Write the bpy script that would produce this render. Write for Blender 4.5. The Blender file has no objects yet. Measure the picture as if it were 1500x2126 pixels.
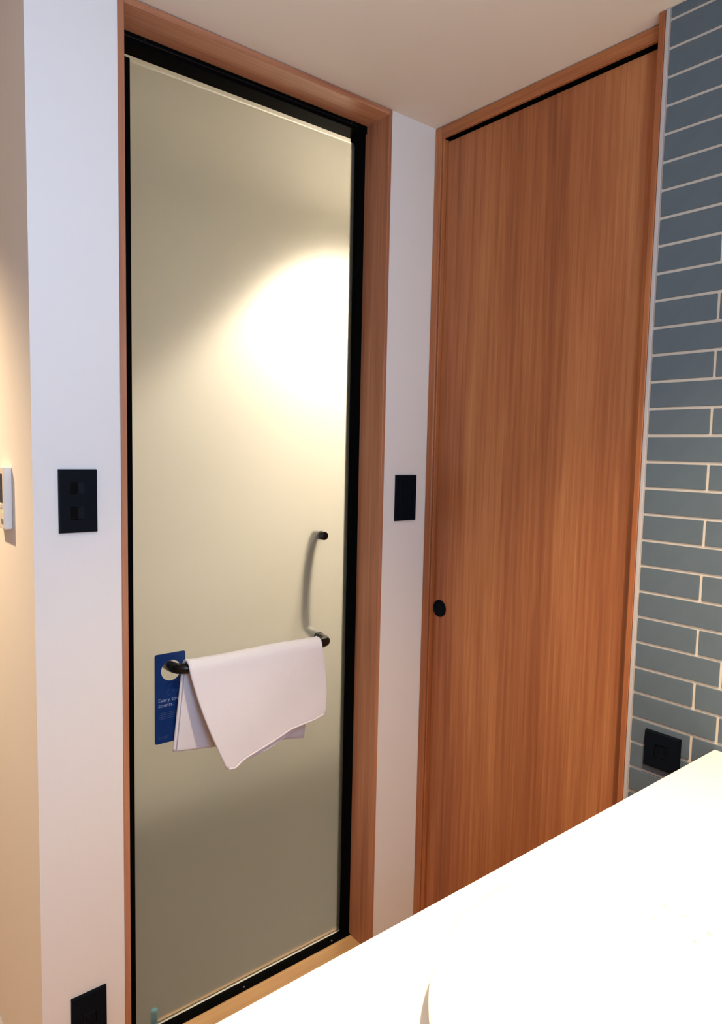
import bpy, bmesh, math, random
from mathutils import Vector, Matrix
random.seed(4)
PI = math.pi
S = bpy.context.scene
COL = S.collection

# ------------------------------------------------------------------ camera
def cam_axes(yaw, pitch, roll):
    f = Vector((math.sin(yaw)*math.cos(pitch), math.cos(yaw)*math.cos(pitch), math.sin(pitch)))
    rt = Vector((math.cos(yaw), -math.sin(yaw), 0)); up = rt.cross(f)
    c, s = math.cos(roll), math.sin(roll)
    return rt*c + up*s, -rt*s + up*c, f
cd = bpy.data.cameras.new('camera'); cam = bpy.data.objects.new('camera', cd); COL.objects.link(cam)
r_, u_, f_ = cam_axes(0.687172997, -0.0861939102, 0.0213083)
cam.matrix_world = Matrix(((r_.x, u_.x, -f_.x, 0), (r_.y, u_.y, -f_.y, 0), (r_.z, u_.z, -f_.z, 1.4), (0, 0, 0, 1)))
cd.sensor_fit = 'HORIZONTAL'; cd.sensor_width = 36; cd.lens = 1465/1500*36; cd.clip_start = 0.02
S.camera = cam

# ------------------------------------------------------------------ world, lights, exposure
w = bpy.data.worlds.new('world'); S.world = w; w.use_nodes = True
w.node_tree.nodes['Background'].inputs[0].default_value = (0.9, 0.85, 0.8, 1)
w.node_tree.nodes['Background'].inputs[1].default_value = 0.02
S.view_settings.view_transform = 'Standard'; S.view_settings.look = 'None'
S.view_settings.exposure = -0.55; S.view_settings.gamma = 1.0; S.view_settings.use_curve_mapping = False

def spot(name, loc, target, power, color, size_deg, blend, radius):
    l = bpy.data.lights.new(name, 'SPOT'); l.energy = power; l.color = color
    l.spot_size = math.radians(size_deg); l.spot_blend = blend; l.shadow_soft_size = radius
    o = bpy.data.objects.new(name, l); COL.objects.link(o); o.location = loc
    o.rotation_euler = (Vector(target)-Vector(loc)).to_track_quat('-Z', 'Y').to_euler(); return o
def area(name, loc, target, power, color, sx, sy):
    l = bpy.data.lights.new(name, 'AREA'); l.energy = power; l.color = color; l.shape = 'RECTANGLE'; l.size = sx; l.size_y = sy
    o = bpy.data.objects.new(name, l); COL.objects.link(o); o.location = loc
    o.rotation_euler = (Vector(target)-Vector(loc)).to_track_quat('-Z', 'Y').to_euler(); return o
WARM = (1.0, 0.68, 0.40)
spot('vanity_downlight', (0.63, 0.20, 2.215), (0.65, 0.28, 0), 240, (1.0, 0.76, 0.51), 106, 0.95, 0.035)
ml = area('mirror_light', (0.16, -0.285, 1.72), (0.14, 1, 1.80), 21, (0.36, 0.61, 1.0), 0.30, 0.55)
ml.data.spread = math.radians(152)
spot('bathroom_downlight', (1.84, 2.21, 2.35), (1.84, 2.25, 0), 400, (1.0, 0.87, 0.69), 110, 0.32, 0.03)
spot('corridor_downlight', (-0.13, 2.06, 2.2), (-0.13, 2.06, 0), 205, (1.0, 0.72, 0.42), 120, 0.8, 0.02)

# ------------------------------------------------------------------ materials
def mat(name, base=(0.8, 0.8, 0.8), rough=0.5, metal=0.0, spec=0.5):
    m = bpy.data.materials.new(name); m.use_nodes = True
    b = m.node_tree.nodes['Principled BSDF']
    b.inputs['Base Color'].default_value = (*base, 1); b.inputs['Roughness'].default_value = rough
    b.inputs['Metallic'].default_value = metal; b.inputs['Specular IOR Level'].default_value = spec
    return m
def nd(m, t, **k):
    n = m.node_tree.nodes.new(t)
    for a, v in k.items(): setattr(n, a, v)
    return n
def lk(m, a, b): m.node_tree.links.new(a, b)
def bump(m, scale, strength, dist=0.001, detail=3):
    tc = nd(m, 'ShaderNodeTexCoord'); n = nd(m, 'ShaderNodeTexNoise'); n.inputs['Scale'].default_value = scale
    n.inputs['Detail'].default_value = detail
    b = nd(m, 'ShaderNodeBump'); b.inputs['Strength'].default_value = strength; b.inputs['Distance'].default_value = dist
    lk(m, tc.outputs['Object'], n.inputs['Vector']); lk(m, n.outputs['Fac'], b.inputs['Height'])
    lk(m, b.outputs['Normal'], m.node_tree.nodes['Principled BSDF'].inputs['Normal'])
    return n
def mottle(m, c1, c2, scale, vec=(1, 1, 1), detail=4):
    tc = nd(m, 'ShaderNodeTexCoord'); mp = nd(m, 'ShaderNodeMapping'); mp.inputs['Scale'].default_value = vec
    n = nd(m, 'ShaderNodeTexNoise'); n.inputs['Scale'].default_value = scale; n.inputs['Detail'].default_value = detail
    r = nd(m, 'ShaderNodeValToRGB'); r.color_ramp.elements[0].position = 0.35; r.color_ramp.elements[1].position = 0.65
    r.color_ramp.elements[0].color = (*c1, 1); r.color_ramp.elements[1].color = (*c2, 1)
    lk(m, tc.outputs['Object'], mp.inputs['Vector']); lk(m, mp.outputs['Vector'], n.inputs['Vector'])
    lk(m, n.outputs['Fac'], r.inputs['Fac']); lk(m, r.outputs['Color'], m.node_tree.nodes['Principled BSDF'].inputs['Base Color'])

def wood(name, axis=2, dark=(0.27, 0.080, 0.028), mid=(0.41, 0.142, 0.050), light=(0.57, 0.235, 0.085), rough=0.45):
    m = mat(name, mid, rough, 0, 0.4)
    bs = m.node_tree.nodes['Principled BSDF']
    tc = nd(m, 'ShaderNodeTexCoord')
    def stretched(scale, ratio, detail, distort):
        mp = nd(m, 'ShaderNodeMapping'); v = [scale]*3; v[axis] = scale*ratio; mp.inputs['Scale'].default_value = v
        n = nd(m, 'ShaderNodeTexNoise'); n.inputs['Scale'].default_value = 1.0; n.inputs['Detail'].default_value = detail
        n.inputs['Roughness'].default_value = 0.6; n.inputs['Distortion'].default_value = distort
        lk(m, tc.outputs['Object'], mp.inputs['Vector']); lk(m, mp.outputs['Vector'], n.inputs['Vector'])
        return n.outputs['Fac']
    broad = stretched(9, 0.07, 3, 0.4)       # wide cathedral bands
    fine = stretched(120, 0.022, 4, 0.2)     # pores and streaks
    hair = stretched(420, 0.012, 2, 0.0)
    def mth(op, a, b):
        n = nd(m, 'ShaderNodeMath', operation=op)
        for i, x in enumerate((a, b)):
            if isinstance(x, (int, float)): n.inputs[i].default_value = x
            else: lk(m, x, n.inputs[i])
        return n.outputs[0]
    f = mth('ADD', mth('MULTIPLY', broad, 0.52), mth('ADD', mth('MULTIPLY', fine, 0.34), mth('MULTIPLY', hair, 0.14)))
    r = nd(m, 'ShaderNodeValToRGB'); cr = r.color_ramp
    cr.elements[0].position = 0.36; cr.elements[0].color = (*dark, 1)
    cr.elements[1].position = 0.64; cr.elements[1].color = (*light, 1)
    e = cr.elements.new(0.5); e.color = (*mid, 1)
    lk(m, f, r.inputs['Fac']); lk(m, r.outputs['Color'], bs.inputs['Base Color'])
    b = nd(m, 'ShaderNodeBump'); b.inputs['Strength'].default_value = 0.12; b.inputs['Distance'].default_value = 0.0006
    lk(m, fine, b.inputs['Height']); lk(m, b.outputs['Normal'], bs.inputs['Normal'])
    return m

M_WALL = mat('white_wallpaper', (0.78, 0.76, 0.73), 0.85); bump(M_WALL, 260, 0.12)
M_CEIL = mat('ceiling_paper', (0.76, 0.69, 0.59), 0.9); bump(M_CEIL, 220, 0.12)
M_BATHW = mat('bathroom_panel', (0.62, 0.60, 0.55), 0.45)
M_BFLOOR = mat('darkened_bath_floor', (0.035, 0.031, 0.024), 0.5)  # floor colour darkened to cut the light bounced behind the glass
M_FLOOR = wood('floor_wood', 1, (0.30, 0.17, 0.09), (0.40, 0.24, 0.13), (0.50, 0.31, 0.18))
M_WOODZ = wood('oak_veneer_vertical', 2)
CD = ((0.30, 0.105, 0.050), (0.42, 0.175, 0.088), (0.54, 0.255, 0.135))  # less saturated oak: the cool light's sheen is put into the casing colour
M_CASZ = wood('oak_casing_vertical', 2, *CD)
M_CASX = wood('oak_casing_across', 0, *CD)
M_WOODX = wood('oak_veneer_across', 0)
M_SILL = wood('lamplit_oak_threshold', 0, (0.42, 0.24, 0.10), (0.52, 0.31, 0.13), (0.62, 0.38, 0.17))  # the lamp light on the threshold is put into a paler wood colour
M_WOODY = wood('oak_veneer_depthwise', 1)
M_BLACK = mat('black_aluminium', (0.003, 0.003, 0.003), 0.45, 0, 0.08); M_BLACK.node_tree.nodes['Principled BSDF'].inputs['IOR'].default_value = 1.08
M_RAIL = mat('black_coated_rail', (0.005, 0.005, 0.005), 0.30, 0, 0.35)
M_PLATE = mat('black_plastic', (0.0035, 0.006, 0.010), 0.35, 0, 0.14); M_PLATE.node_tree.nodes['Principled BSDF'].inputs['IOR'].default_value = 1.25
M_PLATED = mat('dark_plastic', (0.001, 0.001, 0.001), 0.8, 0, 0.1)
M_TILE = mat('blue_grey_glaze', (0.13, 0.17, 0.205), 0.5, 0, 0.3); mottle(M_TILE, (0.098, 0.135, 0.163), (0.104, 0.142, 0.170), 30)
M_GROUT = mat('cream_grout', (0.62, 0.56, 0.47), 0.9); bump(M_GROUT, 500, 0.3)
M_TRIM = mat('white_trim', (0.50, 0.47, 0.46), 0.5)
M_COUNTER = mat('white_solid_surface', (0.88, 0.86, 0.83), 0.3); mottle(M_COUNTER, (0.87, 0.85, 0.82), (0.89, 0.87, 0.84), 8)
M_CERAMIC = mat('white_ceramic', (0.90, 0.88, 0.86), 0.12)
M_STEEL = mat('grey_handle', (0.16, 0.16, 0.155), 0.4)
M_CHROME = mat('chrome', (0.7, 0.7, 0.7), 0.12, 1.0)
M_TOWEL = mat('white_terry', (0.82, 0.81, 0.83), 0.95); bump(M_TOWEL, 650, 0.45, 0.0015, 6)
M_TOWEL.node_tree.nodes['Principled BSDF'].inputs['Sheen Weight'].default_value = 0.3
M_TAG = mat('blue_card', (0.004, 0.035, 0.15), 0.3, 0, 0.3); mottle(M_TAG, (0.003, 0.026, 0.125), (0.005, 0.034, 0.15), 20)
M_INK = mat('pale_blue_ink', (0.28, 0.36, 0.54), 0.5)
M_INKD = mat('dim_blue_ink', (0.045, 0.09, 0.21), 0.5)
M_SHELL = mat('ivory_plastic', (0.76, 0.72, 0.66), 0.4); bump(M_SHELL, 1200, 0.04)
M_SCREEN = mat('screen_glass', (0.01, 0.01, 0.012), 0.15)
M_GREY = mat('grey_key', (0.25, 0.24, 0.19), 0.5)
M_BLUE = mat('plain_blue', (0.03, 0.32, 0.45), 0.7)
M_LED = mat('green_led', (0.3, 0.8, 0.1), 0.5)
_b = M_LED.node_tree.nodes['Principled BSDF']; _b.inputs['Emission Color'].default_value = (0.45, 1, 0.15, 1); _b.inputs['Emission Strength'].default_value = 1.3
M_WATER = mat('water', (1, 1, 1), 0.02); M_WATER.node_tree.nodes['Principled BSDF'].inputs['Transmission Weight'].default_value = 1.0
M_WATER.node_tree.nodes['Principled BSDF'].inputs['IOR'].default_value = 1.33
# acid etched glass: rough refraction with a milky share
M_GLASS = bpy.data.materials.new('etched_glass'); M_GLASS.use_nodes = True
nt = M_GLASS.node_tree; nt.nodes.remove(nt.nodes['Principled BSDF'])
out = nt.nodes['Material Output']
gl = nt.nodes.new('ShaderNodeBsdfGlass'); gl.inputs['Roughness'].default_value = 0.30; gl.inputs['IOR'].default_value = 1.30
gl.inputs['Color'].default_value = (0.97, 0.97, 0.96, 1)
tr = nt.nodes.new('ShaderNodeBsdfTranslucent'); tr.inputs['Color'].default_value = (0.80, 0.79, 0.75, 1)
df = nt.nodes.new('ShaderNodeBsdfDiffuse'); df.inputs['Color'].default_value = (0.38, 0.36, 0.25, 1)
mx = nt.nodes.new('ShaderNodeMixShader'); mx.inputs[0].default_value = 0.5
mx2 = nt.nodes.new('ShaderNodeMixShader'); mx2.inputs[0].default_value = 0.14
nt.links.new(tr.outputs[0], mx.inputs[1]); nt.links.new(df.outputs[0], mx.inputs[2])
nt.links.new(gl.outputs[0], mx2.inputs[1]); nt.links.new(mx.outputs[0], mx2.inputs[2])
nt.links.new(mx2.outputs[0], out.inputs['Surface'])

# ------------------------------------------------------------------ builders
def link(name, me, parent=None):
    o = bpy.data.objects.new(name, me); COL.objects.link(o)
    if parent is not None: o.parent = parent
    return o
def wpos(o):
    v = Vector((0, 0, 0))
    while o is not None: v += o.location; o = o.parent
    return v
def finish(name, bm, m, parent=None, smooth=False, label=None):
    """bm is in world coordinates; the mesh is shifted into the parent's space"""
    off = wpos(parent)
    for v in bm.verts: v.co -= off
    bmesh.ops.recalc_face_normals(bm, faces=bm.faces)
    me = bpy.data.meshes.new(name); bm.to_mesh(me); bm.free()
    me.materials.append(m)
    if smooth:
        for p in me.polygons: p.use_smooth = True
    o = link(name, me, parent)
    if label: o['label'] = label
    return o
def add_box(bm, x0, x1, y0, y1, z0, z1, bev=0.0, seg=1):
    b = bmesh.new()
    bmesh.ops.create_cube(b, size=1)
    for v in b.verts:
        v.co = Vector(((x0+x1)/2+v.co.x*(x1-x0), (y0+y1)/2+v.co.y*(y1-y0), (z0+z1)/2+v.co.z*(z1-z0)))
    if bev > 0: bmesh.ops.bevel(b, geom=list(b.edges), offset=bev, segments=seg, affect='EDGES', profile=0.5)
    me = bpy.data.meshes.new('t'); b.to_mesh(me); b.free(); bm.from_mesh(me); bpy.data.meshes.remove(me)
def box(name, x0, x1, y0, y1, z0, z1, m, parent=None, bev=0.0, seg=1, label=None):
    bm = bmesh.new(); add_box(bm, x0, x1, y0, y1, z0, z1, bev, seg)
    return finish(name, bm, m, parent, False, label)
def add_tube(bm, pts, radii, n=16, caps=True, flat=(1, 1)):
    pts = [Vector(p) for p in pts]
    if not hasattr(radii, '__len__'): radii = [radii]*len(pts)
    t0 = (pts[1]-pts[0]).normalized(); up = Vector((0, 0, 1)) if abs(t0.z) < 0.9 else Vector((0, 1, 0))
    nrm = t0.cross(up).normalized(); rings = []
    for i, p in enumerate(pts):
        t = (pts[min(i+1, len(pts)-1)]-pts[max(i-1, 0)]).normalized()
        nrm = (nrm - t*nrm.dot(t)).normalized(); bn = t.cross(nrm)
        rings.append([bm.verts.new(p+(nrm*math.cos(2*PI*k/n)*flat[0]+bn*math.sin(2*PI*k/n)*flat[1])*radii[i]) for k in range(n)])
    for a, b in zip(rings, rings[1:]):
        for k in range(n): bm.faces.new((a[k], a[(k+1) % n], b[(k+1) % n], b[k]))
    if caps: bm.faces.new(rings[0][::-1]); bm.faces.new(rings[-1])
def arc(p, c0, c1, n=8):
    """rounded corner between p-c0 and p-c1 : quadratic through corner p"""
    p, a, b = Vector(p), Vector(c0), Vector(c1)
    return [a*(1-t)**2 + p*2*t*(1-t) + b*t*t for t in [i/n for i in range(n+1)]]
def empty(name, loc):
    o = link(name, None); o.location = loc; o.empty_display_size = 0.05; return o
def tag(o, label=None, cat=None, group=None, kind=None):
    if label: o['label'] = label
    if cat: o['category'] = cat
    if group: o['group'] = group
    if kind: o['kind'] = kind
    return o
def struct(o, label, cat):
    return tag(o, label, cat, None, 'structure')
def smooth_by_angle(o, deg=40):
    me = o.data
    for p in me.polygons: p.use_smooth = True
    try: me.set_sharp_from_angle(angle=math.radians(deg))
    except Exception: pass

# ------------------------------------------------------------------ dimensions
CEIL = 2.238
YA = 1.37            # face of the white wall with the glass door
XL = 0.35            # its outer corner
JL0, JL1 = 0.5125, 0.5245   # left jamb
JR0, JR1 = 1.1855, 1.1955   # right jamb
XB = 1.348           # frame face of the wooden door
XT = 1.318           # face of the tiles
YR = -0.30           # rear wall behind the vanity
YBACK = 1.50

# ------------------------------------------------------------------ shell
struct(box('floor', -1.3, 1.55, YR-0.1, 4.2, -0.06, 0.0, M_FLOOR), 'wood floor of the washroom and corridor', 'floor')
bm = bmesh.new()
add_box(bm, -1.3, 1.55, YR-0.1, YBACK, CEIL, CEIL+0.08); add_box(bm, -1.3, XL+0.1, YBACK, 4.2, CEIL, CEIL+0.08)
struct(finish('ceiling', bm, M_CEIL), 'plain off-white ceiling above the two doors', 'ceiling')
bm = bmesh.new()
add_box(bm, XL, JL0, YA, YBACK, 0, CEIL); add_box(bm, JR1, 1.43, YA, YBACK, 0, CEIL)
add_box(bm, JL0, JR1, YA+0.006, YBACK, 2.236, CEIL)
struct(finish('wall_back', bm, M_WALL), 'white wall around the frosted glass door', 'wall')
struct(box('wall_left', XL, XL+0.1, YBACK, 4.2, 0, CEIL, M_WALL), 'cream lit corridor wall receding at the left edge', 'wall')
struct(box('wall_corridor_end', -1.3, XL, 4.1, 4.2, 0, CEIL, M_WALL), 'wall at the far end of the corridor', 'wall')
struct(box('wall_opposite', -1.4, -1.3, YR-0.1, 4.2, 0, CEIL, M_WALL), 'white wall on the opposite side of the washroom', 'wall')
struct(box('wall_rear', -1.3, 1.55, YR-0.1, YR, 0, CEIL, M_WALL), 'white wall behind the vanity counter', 'wall')

# tiled wall with grout bed and individual tiles
wt = box('wall_right', XT+0.003, 1.50, YR, 0.7335, 0, CEIL, M_GROUT)
struct(wt, 'wall of horizontal blue-grey tiles with cream grout', 'wall')
PZ, Z0, G, LT = 0.0516, 1.3905, 0.0058, 0.170
tile_mesh = {}
def tile_me(l, h):
    k = (round(l, 4), round(h, 4))
    if k not in tile_mesh:
        b = bmesh.new(); add_box(b, XT, XT+0.008, -l/2, l/2, -h/2, h/2, 0.0008)
        for v in b.verts: v.co.x -= XT
        bmesh.ops.recalc_face_normals(b, faces=b.faces)
        me = bpy.data.meshes.new('tile'); b.to_mesh(me); b.free(); me.materials.append(M_TILE); tile_mesh[k] = me
    return tile_mesh[k]
kmin = -int(Z0/PZ)
for k in range(kmin, 18):
    z0 = Z0 + k*PZ + G/2; z1 = Z0+(k+1)*PZ - G/2
    z1 = min(z1, CEIL-0.001)
    if z1-z0 < 0.004: continue
    odd = k % 2 == 1
    y1 = 0.7225
    first = True
    while y1 > YR+0.01:
        l = (0.7225-0.605 if odd else 0.7225-0.5585) if first else LT-G
        y0 = max(y1-l, YR+0.002); first = False
        o = link('tile', tile_me(y1-y0, z1-z0), wt)
        o.location = (XT+random.uniform(-0.0002, 0.0003), (y0+y1)/2, (z0+z1)/2)
        y1 = y0-G
        if y0 <= YR+0.003: break
# white edge bead beside the tiles
struct(box('trim_3', XT-0.0015, XT+0.0028, 0.7250, 0.7325, 0, CEIL-0.0005, M_TRIM, bev=0.0008), 'thin white vertical edge bead between tiles and wooden door frame', 'trim')

# ------------------------------------------------------------------ bathroom behind the glass
bm = bmesh.new()
BX0, BX1, BY1, BZ = XL+0.11, 2.6, 2.42, 2.36
add_box(bm, BX0, BX1, BY1, BY1+0.05, 0, BZ)
struct(finish('wall_bathroom_back', bm, M_BATHW), 'pale bathroom wall seen blurred through the glass', 'wall')
struct(box('wall_bathroom_left', BX0, BX0+0.05, YBACK+0.001, BY1, 0, BZ, M_BATHW), 'left bathroom wall behind the glass', 'wall')
struct(box('wall_bathroom_right', BX1, BX1+0.05, YBACK+0.001, BY1+0.05, 0, BZ, M_BATHW), 'right bathroom wall behind the glass', 'wall')
struct(box('wall_bathroom_front', 1.431, BX1, YBACK-0.05, YBACK, 0, BZ, M_BATHW), 'inner bathroom wall beside the door', 'wall')
struct(box('ceiling_bathroom', BX0, BX1+0.05, YBACK, BY1+0.05, BZ, BZ+0.05, M_BATHW), 'pale bathroom ceiling behind the glass', 'ceiling')
struct(box('floor_bathroom', BX0+0.051, BX1, YBACK+0.001, BY1, -0.04, 0.03, M_BFLOOR), 'grey bathroom floor behind the glass', 'floor')
struct(box('wall_lintel', BX0, 1.431, YBACK-0.02, YBACK, CEIL+0.081, BZ, M_BATHW), 'strip of wall above the door inside the bathroom', 'wall')

# ------------------------------------------------------------------ glass door with frame
t1 = empty('trim_1', (0.855, YA, 0)); struct(t1, 'brown oak casing around the frosted glass door', 'door frame')
F0 = YA-0.0035
box('left_jamb', JL0, JL1, F0, YBACK+0.003, 0, 2.2365, M_CASZ, t1, 0.0008)
box('right_jamb', JR0, JR1, F0, YBACK+0.003, 0, 2.2365, M_CASZ, t1, 0.0008)
box('head_casing', JL1, JR0, F0, YBACK+0.003, 2.2235, 2.2365, M_CASX, t1, 0.0008)
box('threshold', JL1, JR0, F0, YBACK+0.003, 0, 0.0445, M_SILL, t1, 0.001)

d1 = empty('door_1', (0.855, 1.48, 0)); struct(d1, 'frosted glass bathroom door in a slim black frame', 'door')
YG0, YG1 = 1.4755, 1.4835
fr = box('head_rail', JL1, JR0, 1.452, 1.503, 2.2045, 2.2232, M_BLACK, d1, 0.0008)
box('top_groove', JL1+0.02, JR0-0.03, 1.4505, 1.4525, 2.2125, 2.2150, M_RAIL, fr, 0.0005)
box('left_stile', JL1, JL1+0.018, 1.452, 1.494, 0.0472, 2.2045, M_BLACK, d1, 0.001)
rs = box('right_stile', 1.1645, JR0, 1.457, 1.494, 0.0472, 2.2045, M_BLACK, d1, 0.001)
box('stop_lip', 1.161, 1.1645, 1.4745, 1.490, 2.176, 2.2045, M_BLACK, rs, 0.0006)
sill = box('sill_rail', JL1, JR0, 1.452, 1.494, 0.0446, 0.0472, M_BLACK, d1, 0.0006)
for sx in (0.8505, 1.1268):
    bm = bmesh.new(); bmesh.ops.create_cone(bm, cap_ends=True, segments=12, radius1=0.0022, radius2=0.0018, depth=0.0008, matrix=Matrix.Translation((sx, 1.4615, 0.0476)))
    finish('screw', bm, M_GREY, sill)
for sx in (0.60, 1.135):
    bm = bmesh.new(); bmesh.ops.create_cone(bm, cap_ends=True, segments=12, radius1=0.0024, radius2=0.0018, depth=0.001, matrix=Matrix.Translation((sx, 1.4515, 2.218)) @ Matrix.Rotation(PI/2, 4, 'X'))
    finish('screw', bm, M_RAIL, fr)
# glass panel, rounded lower right corner
GX0, GX1, GZ0, GZ1 = 0.566, 1.171, 0.052, 2.182
bm = bmesh.new()
out_ = [(GX0, GZ0)] + [(GX1-0.012+0.012*math.sin(a), GZ0+0.012-0.012*math.cos(a)) for a in [i*PI/2/6 for i in range(7)]] + [(GX1, GZ1), (GX0, GZ1)]
fa = [bm.verts.new((x, YG0, z)) for x, z in out_]; fb = [bm.verts.new((x, YG1, z)) for x, z in out_]
bm.faces.new(fa); bm.faces.new(fb[::-1])
for i in range(len(fa)): j = (i+1) % len(fa); bm.faces.new((fa[i], fb[i], fb[j], fa[j]))
glass = finish('glass_panel', bm, M_GLASS, d1, label='frosted translucent glass pane')
# black seal on the hinge edge, rounded at the top
bm = bmesh.new(); add_box(bm, 0.560, 0.5775, 1.4735, 1.4855, 0.0475, 2.1855, 0.0025, 2)
finish('edge_seal', bm, M_BLACK, d1)
# outside towel rail: bow between two mounts
RZ, RYB, RR = 0.911, 1.4195, 0.0118
xa, xb = 0.655, 1.071
pts = [(xa, YG0+0.0005, RZ), (xa, YG0-0.012, RZ)] + arc((xa, RYB, RZ), (xa, YG0-0.016, RZ), (xa+0.042, RYB, RZ)) \
    + [(xa+(xb-xa)*t, RYB, RZ) for t in (0.2, 0.4, 0.6, 0.8)] + arc((xb, RYB, RZ), (xb-0.034, RYB, RZ), (xb, YG0-0.022, RZ)) + [(xb, YG0-0.012, RZ), (xb, YG0+0.0005, RZ)]
bm = bmesh.new(); add_tube(bm, pts, RR, 20)
rail = finish('towel_rail', bm, M_RAIL, d1, True, 'black tubular towel rail'); smooth_by_angle(rail)
# upper bolt cap of the inside handle
bm = bmesh.new()
add_tube(bm, [(1.0815, YG0+0.0005, 1.1785), (1.0815, YG0-0.010, 1.1785), (1.0815, YG0-0.0125, 1.1785), (1.0815, YG0-0.0135, 1.1785)], [0.0112, 0.0112, 0.0105, 0.009], 20)
bc = finish('bolt_cap', bm, M_RAIL, d1, True); smooth_by_angle(bc)
# inside pull handle: vertical bow behind the glass
za, zb, yi = 1.1785, 0.911, 1.545
pts = [(1.0815, YG1-0.0005, za), (1.0815, 1.500, za)] + arc((1.083, yi-0.006, za-0.03), (1.0815, 1.506, za), (1.083, yi+0.004, za-0.16), 12) + arc((1.083, yi+0.006, zb+0.002), (1.083, yi+0.005, zb+0.04), (1.0815, 1.512, zb), 10) + [(1.0815, 1.500, zb), (1.0815, YG1-0.0005, zb)]
bm = bmesh.new(); add_tube(bm, pts, 0.0118, 18)
ih = finish('inside_handle', bm, M_STEEL, d1, True, 'curved pull handle blurred behind the glass'); smooth_by_angle(ih)

# unidentified blue thing, a plain block low behind the glass
bm = bmesh.new(); add_box(bm, 0.618, 0.634, 1.487, 1.497, 0.0305, 0.085, 0.004, 2)
tag(finish('blue_item', bm, M_BLUE, None, True), 'tiny blue item blurred low behind the frosted glass', 'blue_item')

# ------------------------------------------------------------------ wooden door and its frame
t2 = empty('trim_2', (XB, 1.05, 0)); struct(t2, 'brown oak frame around the wooden door', 'door frame')
bm = bmesh.new(); add_box(bm, XB-0.0005, XB+0.05, 1.3465, 1.3695, 0, 2.2365, 0.0015)
finish('left_jamb', bm, M_WOODZ, t2)
box('door_stop', XB+0.004, XB+0.05, 1.3405, 1.3455, 0, 2.208, M_WOODZ, t2, 0.0008)
hc = box('head_casing', XB-0.0005, XB+0.05, 0.7455, 1.3465, 2.207, 2.2365, M_WOODY, t2, 0.0015)
box('track_groove', XB+0.008, XB+0.045, 0.7455, 1.3405, 2.2050, 2.2072, M_BLACK, hc)
box('right_jamb', XT-0.002, XB+0.05, 0.7335, 0.7455, 0, CEIL-0.0008, M_WOODZ, t2, 0.001)
d2 = empty('door_2', (XB+0.01, 1.04, 0)); struct(d2, 'flush brown oak veneer door with round black finger pull', 'door')
PX = XB+0.016
bm = bmesh.new(); add_box(bm, PX, PX+0.033, 0.746, 1.3398, 0.006, 2.2005, 0.0008)
panel = finish('door_panel', bm, M_WOODZ, d2)
# round recessed pull
bm = bmesh.new(); prof = [(0.0, 0.0012), (0.0185, 0.0012), (0.0195, -0.0008), (0.021, -0.0018), (0.0228, -0.0012), (0.0232, 0.0004)]
n = 40; rings = []
for r, dx in prof:
    if r == 0: rings.append([bm.verts.new((PX-0.0014+dx, 1.3165, 0.980))]); continue
    rings.append([bm.verts.new((PX-0.0004+dx-0.001, 1.3165+r*math.cos(2*PI*k/n), 0.980+r*math.sin(2*PI*k/n))) for k in range(n)])
for a, b in zip(rings, rings[1:]):
    for k in range(n):
        if len(a) == 1: bm.faces.new((a[0], b[k], b[(k+1) % n]))
        else: bm.faces.new((a[k], b[k], b[(k+1) % n], a[(k+1) % n]))
fp = finish('finger_pull', bm, M_PLATE, d2, True, 'round black recessed finger pull'); smooth_by_angle(fp)
struct(box('wall_behind_door', XB+0.051, 1.55, 0.7335, YA, 0, CEIL, M_WALL), 'wall closing the space behind the wooden door', 'wall')

# ------------------------------------------------------------------ baseboard
struct(box('baseboard_left', XL-0.009, XL, YA-0.0005, 4.09, 0, 0.052, M_TRIM, bev=0.002), 'pale baseboard along the corridor wall', 'baseboard')
bm = bmesh.new(); add_box(bm, XL-0.009, JL0-0.001, YA-0.009, YA-0.0006, 0, 0.052, 0.002); add_box(bm, JR1+0.001, XB-0.002, YA-0.009, YA-0.0006, 0, 0.052, 0.002)
struct(finish('baseboard_back', bm, M_TRIM), 'pale baseboard along the white wall', 'baseboard')

# ------------------------------------------------------------------ wall plates (built facing -y at the origin)
def frame_rotate(bm, rot, loc):
    for v in bm.verts: v.co = rot @ v.co + Vector(loc)
def plate(parent, w_, h_, holes, t=0.007, rot=Matrix.Identity(3), loc=(0, 0, 0), mt=M_PLATE):
    """rectangular plate with real openings (x0,x1,z0,z1)"""
    bm = bmesh.new()
    xs = sorted({-w_/2, w_/2, *[h[0] for h in holes], *[h[1] for h in holes]})
    zs = sorted({-h_/2, h_/2, *[h[2] for h in holes], *[h[3] for h in holes]})
    keep = lambda a, b: not any(h[0]-1e-6 <= a <= h[1]+1e-6 and h[2]-1e-6 <= b <= h[3]+1e-6 for h in holes)
    fv = {}
    def V(i, j, f):
        if (i, j, f) not in fv:
            bev = 0.0012 if f else 0.0
            x, z = xs[i], zs[j]
            if f:
                if i == 0: x += bev
                if i == len(xs)-1: x -= bev
                if j == 0: z += bev
                if j == len(zs)-1: z -= bev
            fv[(i, j, f)] = bm.verts.new((x, -t if f else 0, z))
        return fv[(i, j, f)]
    cells = {(i, j) for i in range(len(xs)-1) for j in range(len(zs)-1) if keep((xs[i]+xs[i+1])/2, (zs[j]+zs[j+1])/2)}
    for i, j in cells:
        bm.faces.new((V(i, j, 1), V(i+1, j, 1), V(i+1, j+1, 1), V(i, j+1, 1)))
        for (di, dj), (a, b) in {(-1, 0): ((i, j), (i, j+1)), (1, 0): ((i+1, j), (i+1, j+1)), (0, -1): ((i, j), (i+1, j)), (0, 1): ((i, j+1), (i+1, j+1))}.items():
            if (i+di, j+dj) not in cells:
                bm.faces.new((V(*a, 1), V(*b, 1), V(*b, 0), V(*a, 0)))
    frame_rotate(bm, rot, loc)
    return finish('cover_plate', bm, mt, parent)
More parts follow.
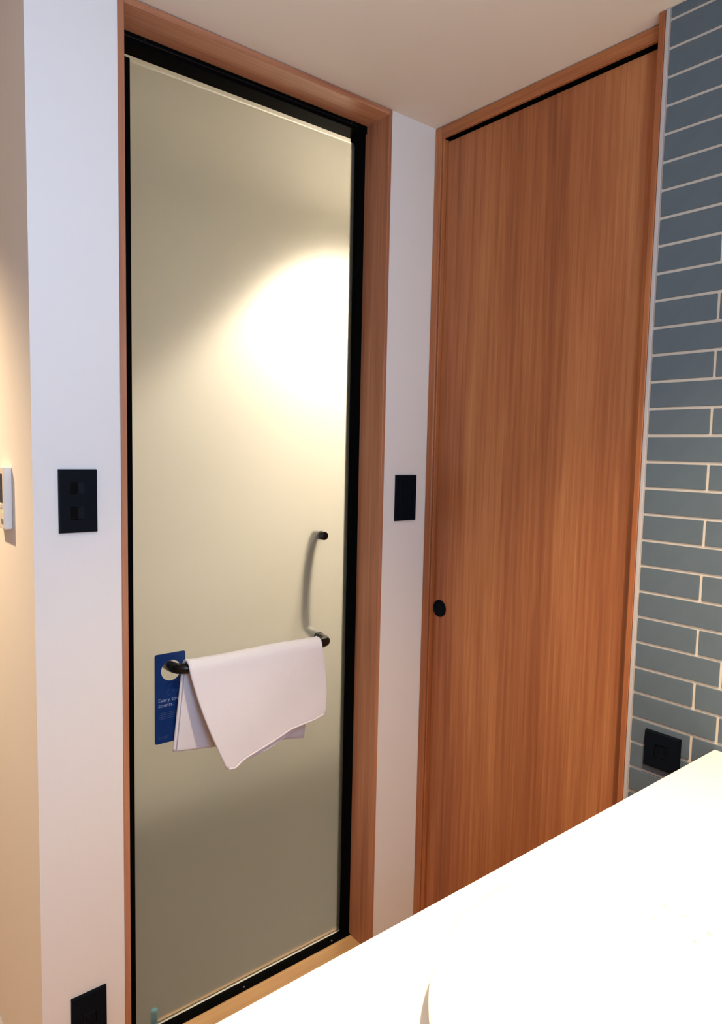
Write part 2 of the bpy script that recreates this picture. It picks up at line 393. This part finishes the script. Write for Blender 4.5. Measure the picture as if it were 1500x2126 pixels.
def prism(verts_front, depth, rot, loc, name, m, parent, label=None):
    bm = bmesh.new()
    a = [bm.verts.new(v) for v in verts_front]; b = [bm.verts.new((v[0], depth, v[2])) for v in verts_front]
    bm.faces.new(a); bm.faces.new(b[::-1])
    for i in range(len(a)): j = (i+1) % len(a); bm.faces.new((a[i], b[i], b[j], a[j]))
    frame_rotate(bm, rot, loc); return finish(name, bm, m, parent, label=label)
I3 = Matrix.Identity(3)
RX = Matrix.Rotation(-PI/2, 3, 'Z')      # facing -x
YW = YA-0.0003
# two-gang switch on the left
cx, cz = 0.4295, 1.2945
sw = tag(empty('light_switch', (cx, YW, cz)), 'black two-rocker light switch plate left of the glass door', 'light switch')
hs = [(-0.0155, 0.0115, 0.0125, 0.0365), (-0.0155, 0.0115, -0.035, -0.011)]
plate(sw, 0.071, 0.1205, hs, 0.007, I3, (cx, YW, cz))
for h in hs:
    x0, x1, z0, z1 = h[0]+0.0004, h[1]-0.0004, h[2]+0.0004, h[3]-0.0004; xm = (x0+x1)/2
    bm = bmesh.new()
    prof = [(x0, -0.0022), (xm, -0.0050), (x1, -0.0072), (x1, 0.0), (x0, 0.0)]
    a = [bm.verts.new((x, y, z0)) for x, y in prof]; b = [bm.verts.new((x, y, z1)) for x, y in prof]
    bm.faces.new(a[::-1]); bm.faces.new(b)
    for i in range(5): j = (i+1) % 5; bm.faces.new((a[i], b[i], b[j], a[j]))
    frame_rotate(bm, I3, (cx, YW, cz)); rk = finish('rocker', bm, M_PLATE, sw)
    prism([(x0+0.0003, -0.0068, z0+0.0004), (xm+0.001, -0.0068, z0+0.0004), (xm+0.001, -0.0068, z1-0.0004), (x0+0.0003, -0.0068, z1-0.0004)], -0.0025, I3, (cx, YW, cz), 'dark_half', M_PLATED, rk)
# single blank-key switch between the doors
cx, cz = 1.2725, 1.279
s2 = tag(empty('light_switch', (cx, YW, cz)), 'black flat switch plate on the narrow wall between the two doors', 'light switch')
plate(s2, 0.072, 0.1215, [(-0.021, 0.021, -0.045, 0.045)], 0.007, I3, (cx, YW, cz))
bm = bmesh.new(); add_box(bm, -0.0206, 0.0206, -0.0071, -0.0005, -0.0446, 0.0446, 0.0006); frame_rotate(bm, I3, (cx, YW, cz)); finish('key', bm, M_PLATE, s2)
# outlets
def sockets(parent, rot, loc, centers):
    for c in centers:
        bm = bmesh.new(); add_box(bm, c[0]-0.013, c[0]+0.013, -0.0069, -0.0005, c[1]-0.013, c[1]+0.013, 0.001); frame_rotate(bm, rot, loc)
        f = finish('socket', bm, M_PLATE, parent)
        for dx in (-0.0063, 0.0063):
            bm = bmesh.new(); add_box(bm, c[0]+dx-0.0011, c[0]+dx+0.0011, -0.00705, -0.0045, c[1]-0.0042, c[1]+0.0042); frame_rotate(bm, rot, loc)
            finish('slot', bm, M_PLATED, f)
cx, cz = 0.4375, 0.2405
o1 = tag(empty('power_outlet', (cx, YW, cz)), 'black power outlet low on the white wall left of the glass door', 'power outlet')
cc = [(0.0, 0.006)]
plate(o1, 0.071, 0.1205, [(-0.0134, 0.0134, -0.0074, 0.0194)], 0.007, I3, (cx, YW, cz)); sockets(o1, I3, (cx, YW, cz), cc)
lo = (XT-0.0004, 0.6545, 0.8245)
o2 = tag(empty('power_outlet', lo), 'square black power outlet on the blue-grey tiles above the counter', 'power outlet')
plate(o2, 0.071, 0.072, [(-0.0134, 0.0134, -0.0134, 0.0134)], 0.009, RX, lo); sockets(o2, RX, lo, [(0.0, 0.0)])

# thermostat / intercom on the corridor wall
ty, tz = 1.5165, 1.292
th = tag(empty('thermostat', (XL, ty+0.04, tz)), 'ivory wall thermostat with dark screen at the left edge', 'thermostat')
TX = 0.3335
bm = bmesh.new(); add_box(bm, TX, XL-0.0003, ty, ty+0.085, tz-0.0615, tz+0.0615, 0.0018, 2); sh = finish('casing', bm, M_SHELL, th)
box('screen', TX-0.0006, TX+0.003, ty+0.0085, ty+0.075, 1.2825, 1.340, M_SCREEN, th, 0.0006)
box('screen_key', TX-0.0012, TX+0.003, ty+0.0105, ty+0.030, 1.2715, 1.2805, M_SHELL, th, 0.0008)
box('indicator_light', TX-0.0009, TX+0.003, ty+0.0060, ty+0.0090, 1.2632, 1.2662, M_LED, th, 0.0006)
bm = bmesh.new(); bmesh.ops.create_cone(bm, cap_ends=True, segments=20, radius1=0.007, radius2=0.006, depth=0.002, matrix=Matrix.Translation((TX-0.0005, ty+0.0115, 1.247)) @ Matrix.Rotation(-PI/2, 4, 'Y'))
finish('push_button', bm, M_GREY, th)

# ------------------------------------------------------------------ vanity
CT = 0.863; CF = 0.5565; CX0 = -0.55
BC = Vector((0.605, 0.26)); BR = 0.232
van = tag(empty('vanity', (0.4, 0.2, 0)), 'white vanity counter in the foreground, brightly lit', 'vanity')
def slab_with_hole(z0, z1, x0, x1, y0, y1, c, r, n=64):
    bm = bmesh.new()
    angs = sorted([2*PI*i/n for i in range(n)] + [math.atan2(y-c.y, x-c.x) % (2*PI) for x in (x0, x1) for y in (y0, y1)])
    A = {k: [] for k in 'abcd'}
    for a in angs:
        d = Vector((math.cos(a), math.sin(a))); t = 1e9
        if d.x > 1e-9: t = min(t, (x1-c.x)/d.x)
        if d.x < -1e-9: t = min(t, (x0-c.x)/d.x)
        if d.y > 1e-9: t = min(t, (y1-c.y)/d.y)
        if d.y < -1e-9: t = min(t, (y0-c.y)/d.y)
        A['a'].append(bm.verts.new((c.x+d.x*r, c.y+d.y*r, z1))); A['b'].append(bm.verts.new((c.x+d.x*t, c.y+d.y*t, z1)))
        A['c'].append(bm.verts.new((c.x+d.x*r, c.y+d.y*r, z0))); A['d'].append(bm.verts.new((c.x+d.x*t, c.y+d.y*t, z0)))
    m_ = len(angs)
    for i in range(m_):
        j = (i+1) % m_
        bm.faces.new((A['a'][i], A['b'][i], A['b'][j], A['a'][j])); bm.faces.new((A['c'][i], A['c'][j], A['d'][j], A['d'][i]))
        bm.faces.new((A['a'][i], A['a'][j], A['c'][j], A['c'][i])); bm.faces.new((A['b'][i], A['d'][i], A['d'][j], A['b'][j]))
    return bm
finish('countertop', slab_with_hole(CT-0.03, CT, CX0, XT-0.0015, YR+0.001, CF, BC, BR-0.006), M_COUNTER, van)
box('side_panel', CX0+0.01, CX0+0.03, YR+0.002, CF-0.02, 0.08, CT-0.03, M_WOODZ, van)
box('side_panel', XT-0.022, XT-0.002, YR+0.002, CF-0.02, 0.08, CT-0.03, M_WOODZ, van)
box('bottom_panel', CX0+0.03, XT-0.022, YR+0.002, CF-0.02, 0.08, 0.10, M_WOODX, van)
box('plinth', CX0+0.03, XT-0.022, YR+0.05, CF-0.07, 0.001, 0.08, M_PLATED, van)
nd_ = 4; wd = (XT-0.002-(CX0+0.01))/nd_
for i in range(nd_):
    xx = CX0+0.01+i*wd
    dd = box('cabinet_door', xx+0.0015, xx+wd-0.0015, CF-0.02, CF-0.002, 0.08, CT-0.032, M_WOODZ, van, 0.001)
    bm = bmesh.new(); hx = xx+wd-0.04 if i % 2 == 0 else xx+0.04
    add_tube(bm, [(hx, CF-0.002, 0.74), (hx, CF+0.014, 0.74), (hx, CF+0.016, 0.72), (hx, CF+0.016, 0.64), (hx, CF+0.014, 0.62), (hx, CF-0.002, 0.62)], 0.004, 8)
    finish('handle', bm, M_RAIL, dd, True)
# round semi-recessed bowl
bas = tag(empty('wash_basin', (BC.x, BC.y, CT)), 'round white ceramic wash basin set in the vanity counter', 'wash basin')
prof = [(BR-0.008, 0.8635), (BR-0.003, 0.875), (BR, 0.890), (BR+0.0005, 0.898), (BR-0.001, 0.9015), (BR-0.004, 0.903), (BR-0.007, 0.9018), (BR-0.011, 0.895),
        (BR-0.018, 0.872), (BR-0.030, 0.842), (BR-0.055, 0.812), (BR-0.095, 0.795), (BR-0.15, 0.788), (0.024, 0.785), (0.022, 0.780),
        (0.03, 0.776), (BR-0.14, 0.779), (BR-0.085, 0.786), (BR-0.045, 0.803), (BR-0.022, 0.834), (BR-0.0135, 0.8605), (BR-0.008, 0.8635)]
bm = bmesh.new(); n = 96; rings = []
for r, z in prof[:-1]: rings.append([bm.verts.new((BC.x+r*math.cos(2*PI*k/n), BC.y+r*math.sin(2*PI*k/n), z)) for k in range(n)])
rings.append(rings[0])
for a, b in zip(rings, rings[1:]):
    for k in range(n): bm.faces.new((a[k], b[k], b[(k+1) % n], a[(k+1) % n]))
finish('bowl', bm, M_CERAMIC, bas, True)
bm = bmesh.new(); bmesh.ops.create_cone(bm, cap_ends=True, segments=32, radius1=0.0215, radius2=0.019, depth=0.006, matrix=Matrix.Translation((BC.x, BC.y, 0.785)))
finish('drain_plug', bm, M_CHROME, bas)

# water droplets clinging to the far slope of the bowl
def bowl_point(a, zz):
    seg = prof[7:13]
    for (r0, z0), (r1, z1) in zip(seg, seg[1:]):
        if z1 <= zz <= z0:
            t = (z0-zz)/(z0-z1); r = r0+(r1-r0)*t
            tn = Vector((-(z1-z0), (r1-r0))).normalized()       # (radial, z) normal
            if tn.y < 0: tn = -tn
            return Vector((BC.x+r*math.cos(a), BC.y+r*math.sin(a), zz)), Vector((tn.x*math.cos(a), tn.x*math.sin(a), tn.y))
drops = [(8, 0.862, 3.0), (14, 0.872, 2.0), (20, 0.858, 3.4), (27, 0.868, 2.2), (33, 0.873, 3.4), (36, 0.860, 2.2), (41, 0.871, 2.0), (45, 0.864, 1.8), (24, 0.846, 3.2), (12, 0.848, 2.4)]
for a, zz, r in drops:
    p, nrm = bowl_point(math.radians(a), zz)
    if nrm.xy.dot(Vector((math.cos(math.radians(a)), math.sin(math.radians(a))))) > 0: nrm.x, nrm.y = -nrm.x, -nrm.y
    bm = bmesh.new(); bmesh.ops.create_icosphere(bm, subdivisions=2, radius=1)
    q = nrm.to_track_quat('Z', 'Y').to_matrix()
    for v in bm.verts:
        c = v.co.copy(); c.z = max(c.z, -0.1)*0.62; v.co = q @ (c*r*0.001*0.8)
    o = finish('water_droplet', bm, M_WATER, None, True); o.location = p
    tag(o, 'clear water droplet on the inner slope of the wash basin', 'water droplet', 'water droplets in the wash basin')

# ------------------------------------------------------------------ towel draped over the rail
def lerp(a, b, t): return a+(b-a)*t
def poly(pts, u):
    for (u0, *a), (u1, *b) in zip(pts, pts[1:]):
        if u <= u1:
            t = (u-u0)/(u1-u0); return [lerp(x, y, t) for x, y in zip(a, b)]
    return list(pts[-1][1:])
def towel_layer(off, front_bottom, back_bottom, top_l, top_r, seed, nu=46, nv=60, thick=0.0030, right_bulge=0.012, name='outer_layer', cut_front=1.0):
    rnd = random.Random(seed)
    ph = [rnd.uniform(0, 6) for _ in range(6)]
    R = RR+0.0006+off
    grid = []
    for i in range(nu+1):
        u = i/nu
        tx = lerp(top_l, top_r, u)
        fx, fy, fz = poly(front_bottom, u); bx, by, bz = poly(back_bottom, u)
        row = []
        for j in range(nv+1):
            v = j/nv
            if v < 0.46:      # front flap bottom -> top
                t = 1-v/0.46
                x = lerp(tx, fx, t**1.05); z = lerp(RZ, fz, t)
                y = lerp(RYB-R, fy-off*0.7, t)
                amp = 0.0028*math.sin(PI*min(1, t*1.1))
                y += amp*math.sin(5.2*u+2.2*t+ph[0]) + 0.0016*math.sin(11*u-3*t+ph[1])*t
                y -= 0.004*math.sin(PI*t)*(1-u)
                x += right_bulge*math.sin(PI*t*0.92)*u**3
                x -= 0.0060*math.sin(PI*t)*(1-u)**4
            elif v < 0.56:    # over the rail
                a = PI*(v-0.46)/0.10
                x = tx; y = RYB-R*math.cos(a); z = RZ+R*math.sin(a)
                z += 0.0012*math.sin(9*u+ph[2])*math.sin(a)
            else:
                t = (v-0.56)/0.44
                x = lerp(tx, bx, t); z = lerp(RZ, bz, t); y = lerp(RYB+R, by+off*0.7, t**0.8)
                y += 0.0025*math.sin(PI*t)*math.sin(7*u+ph[3])
            row.append(Vector((x, y, z)))
        grid.append(row)
    bm = bmesh.new(); vs = [[bm.verts.new(p) for p in row] for row in grid]
    for i in range(nu):
        for j in range(nv): bm.faces.new((vs[i][j], vs[i+1][j], vs[i+1][j+1], vs[i][j+1]))
    bmesh.ops.recalc_face_normals(bm, faces=bm.faces)
    bm.normal_update()
    return bm, grid
tw = tag(empty('towel', (0.87, RYB, RZ+RR+0.001)), 'white bath towel folded over the black rail of the glass door', 'towel')
fb = [(0, 0.761, 1.390, 0.671), (0.06, 0.778, 1.389, 0.668), (0.14, 0.800, 1.389, 0.682), (0.3, 0.846, 1.390, 0.697), (0.6, 0.931, 1.394, 0.721), (0.85, 1.004, 1.398, 0.728), (1, 1.036, 1.402, 0.735)]
bb = [(0, 0.663, 1.455, 0.7125), (0.4, 0.77, 1.457, 0.697), (0.75, 0.95, 1.458, 0.668), (1, 1.022, 1.459, 0.655)]
def thicken(o, t):
    m_ = o.modifiers.new('s', 'SOLIDIFY'); m_.thickness = t; m_.offset = 0
    b_ = o.modifiers.new('b', 'BEVEL'); b_.width = t*0.4; b_.segments = 2; b_.limit_method = 'ANGLE'
bm, g1 = towel_layer(0.0062, fb, bb, 0.676, 1.030, 3)
ol = finish('outer_layer', bm, M_TOWEL, tw, True); thicken(ol, 0.0040)
fb2 = [(0, 0.774, 1.395, 0.690), (0.1, 0.795, 1.396, 0.671), (0.35, 0.866, 1.397, 0.683), (0.6, 0.928, 1.400, 0.702), (1, 1.015, 1.405, 0.735)]
bb2 = [(0, 0.666, 1.451, 0.7145), (0.4, 0.772, 1.452, 0.699), (0.8, 0.98, 1.452, 0.668), (1, 1.010, 1.452, 0.662)]
bm, g2 = towel_layer(0.0020, fb2, bb2, 0.6785, 1.024, 3, right_bulge=0.006)
il = finish('inner_layer', bm, M_TOWEL, tw, True); thicken(il, 0.0034)
# rolled hem along the free edges of the outer layer
def hem(path, r, parent):
    bm = bmesh.new(); add_tube(bm, path, r, 8); return finish('hem', bm, M_TOWEL, parent, True)
hem([g1[i][0] for i in range(len(g1))], 0.0034, ol)
hem([g1[i][-1] for i in range(len(g1))], 0.0026, ol)
hem(g1[0], 0.0036, ol); hem(g1[-1], 0.0026, ol)
# overlock stitches on the right edge
bm = bmesh.new()
for j in range(2, 27):
    p = g1[-1][j]; q_ = g1[-1][j+1]; m2 = (p+q_)/2 + Vector((0, -0.0024, 0))
    for s in (0, 1):
        c = lerp(p, q_, s*0.5+0.2)+Vector((-0.002, -0.0028, 0))
        add_box(bm, c.x-0.003, c.x+0.003, c.y-0.0005, c.y+0.0005, c.z-0.0005, c.z+0.0005)
finish('edge_stitching', bm, M_TOWEL, ol)

# ------------------------------------------------------------------ blue door hanger
tgY = 1.4635
TGW, TGH = 0.073, 0.205
hc_ = Vector((0.0385, 0.8985+0.0))   # hole centre (x from left edge, world z)
X0t, Z1t = 0.6195, 0.9405
Rt = Matrix.Rotation(math.radians(1.0), 3, 'Y')
dh = tag(empty('door_hanger', (X0t+0.0385, tgY, 0.9235)), 'blue card hanger with a round hole hooked on the towel rail', 'door hanger')
def rounded_rect(x0, x1, z0, z1, r, n=6):
    out = []
    for cx_, cz_, a0 in ((x1-r, z1-r, 0), (x0+r, z1-r, PI/2), (x0+r, z0+r, PI), (x1-r, z0+r, 3*PI/2)):
        out += [(cx_+r*math.cos(a0+PI/2*i/n), cz_+r*math.sin(a0+PI/2*i/n)) for i in range(n+1)]
    return out
hx, hz, hr = X0t+0.0385, 0.9005, 0.0235
outer = rounded_rect(X0t, X0t+TGW, Z1t-TGH, Z1t, 0.005)
def ray_rr(a):
    """intersection of a ray from the hole centre with the outline polygon"""
    d = Vector((math.cos(a), math.sin(a))); best = None
    for (x0, z0), (x1, z1) in zip(outer, outer[1:]+outer[:1]):
        e = Vector((x1-x0, z1-z0)); den = d.x*e.y-d.y*e.x
        if abs(den) < 1e-12: continue
        w_ = Vector((x0-hx, z0-hz)); t = (w_.x*e.y-w_.y*e.x)/den; s = (w_.x*d.y-w_.y*d.x)/den
        if t > 0 and -1e-3 <= s <= 1+1e-3 and (best is None or t < best): best = t
    return (hx+d.x*best, hz+d.y*best)
angs = sorted([2*PI*i/48 for i in range(48)]+[math.atan2(z-hz, x-hx) % (2*PI) for x, z in outer])
T = 0.0007
bm = bmesh.new(); A = [[], [], [], []]
for a in angs:
    ix, iz = hx+hr*math.cos(a), hz+hr*math.sin(a); ox, oz = ray_rr(a)
    for L_, (x, y, z) in zip(A, ((ix, tgY-T, iz), (ox, tgY-T, oz), (ix, tgY+T, iz), (ox, tgY+T, oz))): L_.append(bm.verts.new((x, y, z)))
for i in range(len(angs)):
    j = (i+1) % len(angs)
    bm.faces.new((A[0][i], A[1][i], A[1][j], A[0][j])); bm.faces.new((A[2][i], A[2][j], A[3][j], A[3][i]))
    bm.faces.new((A[1][i], A[3][i], A[3][j], A[1][j])); bm.faces.new((A[0][i], A[0][j], A[2][j], A[2][i]))
card = finish('card', bm, M_TAG, dh)
def text(body, x, z, size, m, name, shear=0.0, offset=0.0):
    cu = bpy.data.curves.new('t', 'FONT'); cu.body = body; cu.size = size; cu.shear = shear; cu.offset = offset; cu.extrude = 0.00008; cu.resolution_u = 3
    to = bpy.data.objects.new('t', cu); COL.objects.link(to); dg = bpy.context.evaluated_depsgraph_get()
    me = bpy.data.meshes.new_from_object(to.evaluated_get(dg)); bpy.data.objects.remove(to); bpy.data.curves.remove(cu)
    off = wpos(card)
    for v in me.vertices: v.co = Vector((x+v.co.x, tgY-T-0.00012-v.co.z, z+v.co.y))-off
    me.materials.clear(); me.materials.append(m)
    return link(name, me, card)
text('Every towel', X0t+0.0075, 0.8305, 0.0125, M_INK, 'printed_text', 0.05, 0.0)
text('counts.', X0t+0.0075, 0.8190, 0.0125, M_INK, 'printed_text', 0.05, 0.0)
bm = bmesh.new()
for k, l in enumerate((0.040, 0.038, 0.041, 0.037)):
    zz = 0.8045-k*0.0042; x = X0t+0.0085
    while x < X0t+0.0085+l:
        ww = random.uniform(0.002, 0.0055); add_box(bm, x, x+ww, tgY-T-0.0002, tgY-T, zz, zz+0.0011); x += ww+0.0011
for k in range(2):
    zz = 0.7500-k*0.004; x = X0t+0.0085
    while x < X0t+0.0085+0.022:
        ww = random.uniform(0.002, 0.005); add_box(bm, x, x+ww, tgY-T-0.0002, tgY-T, zz, zz+0.001); x += ww+0.001
finish('small_print', bm, M_INKD, card)['kind'] = 'stuff'
# thin line drawing above the words
bm = bmesh.new()
yl = tgY-T-0.0001
def loopline(cx_, cz_, rx, rz, a0, a1, n=14):
    add_tube(bm, [(cx_+rx*math.cos(lerp(a0, a1, i/n)), yl, cz_+rz*math.sin(lerp(a0, a1, i/n))) for i in range(n+1)], 0.00028, 5)
loopline(X0t+0.048, 0.870, 0.009, 0.007, 0.2, 3.6); loopline(X0t+0.038, 0.861, 0.007, 0.006, 1.2, 4.0)
loopline(X0t+0.036, 0.850, 0.008, 0.006, 1.6, 4.6); loopline(X0t+0.050, 0.857, 0.008, 0.009, 3.2, 7.4)
finish('line_drawing', bm, M_INKD, card)
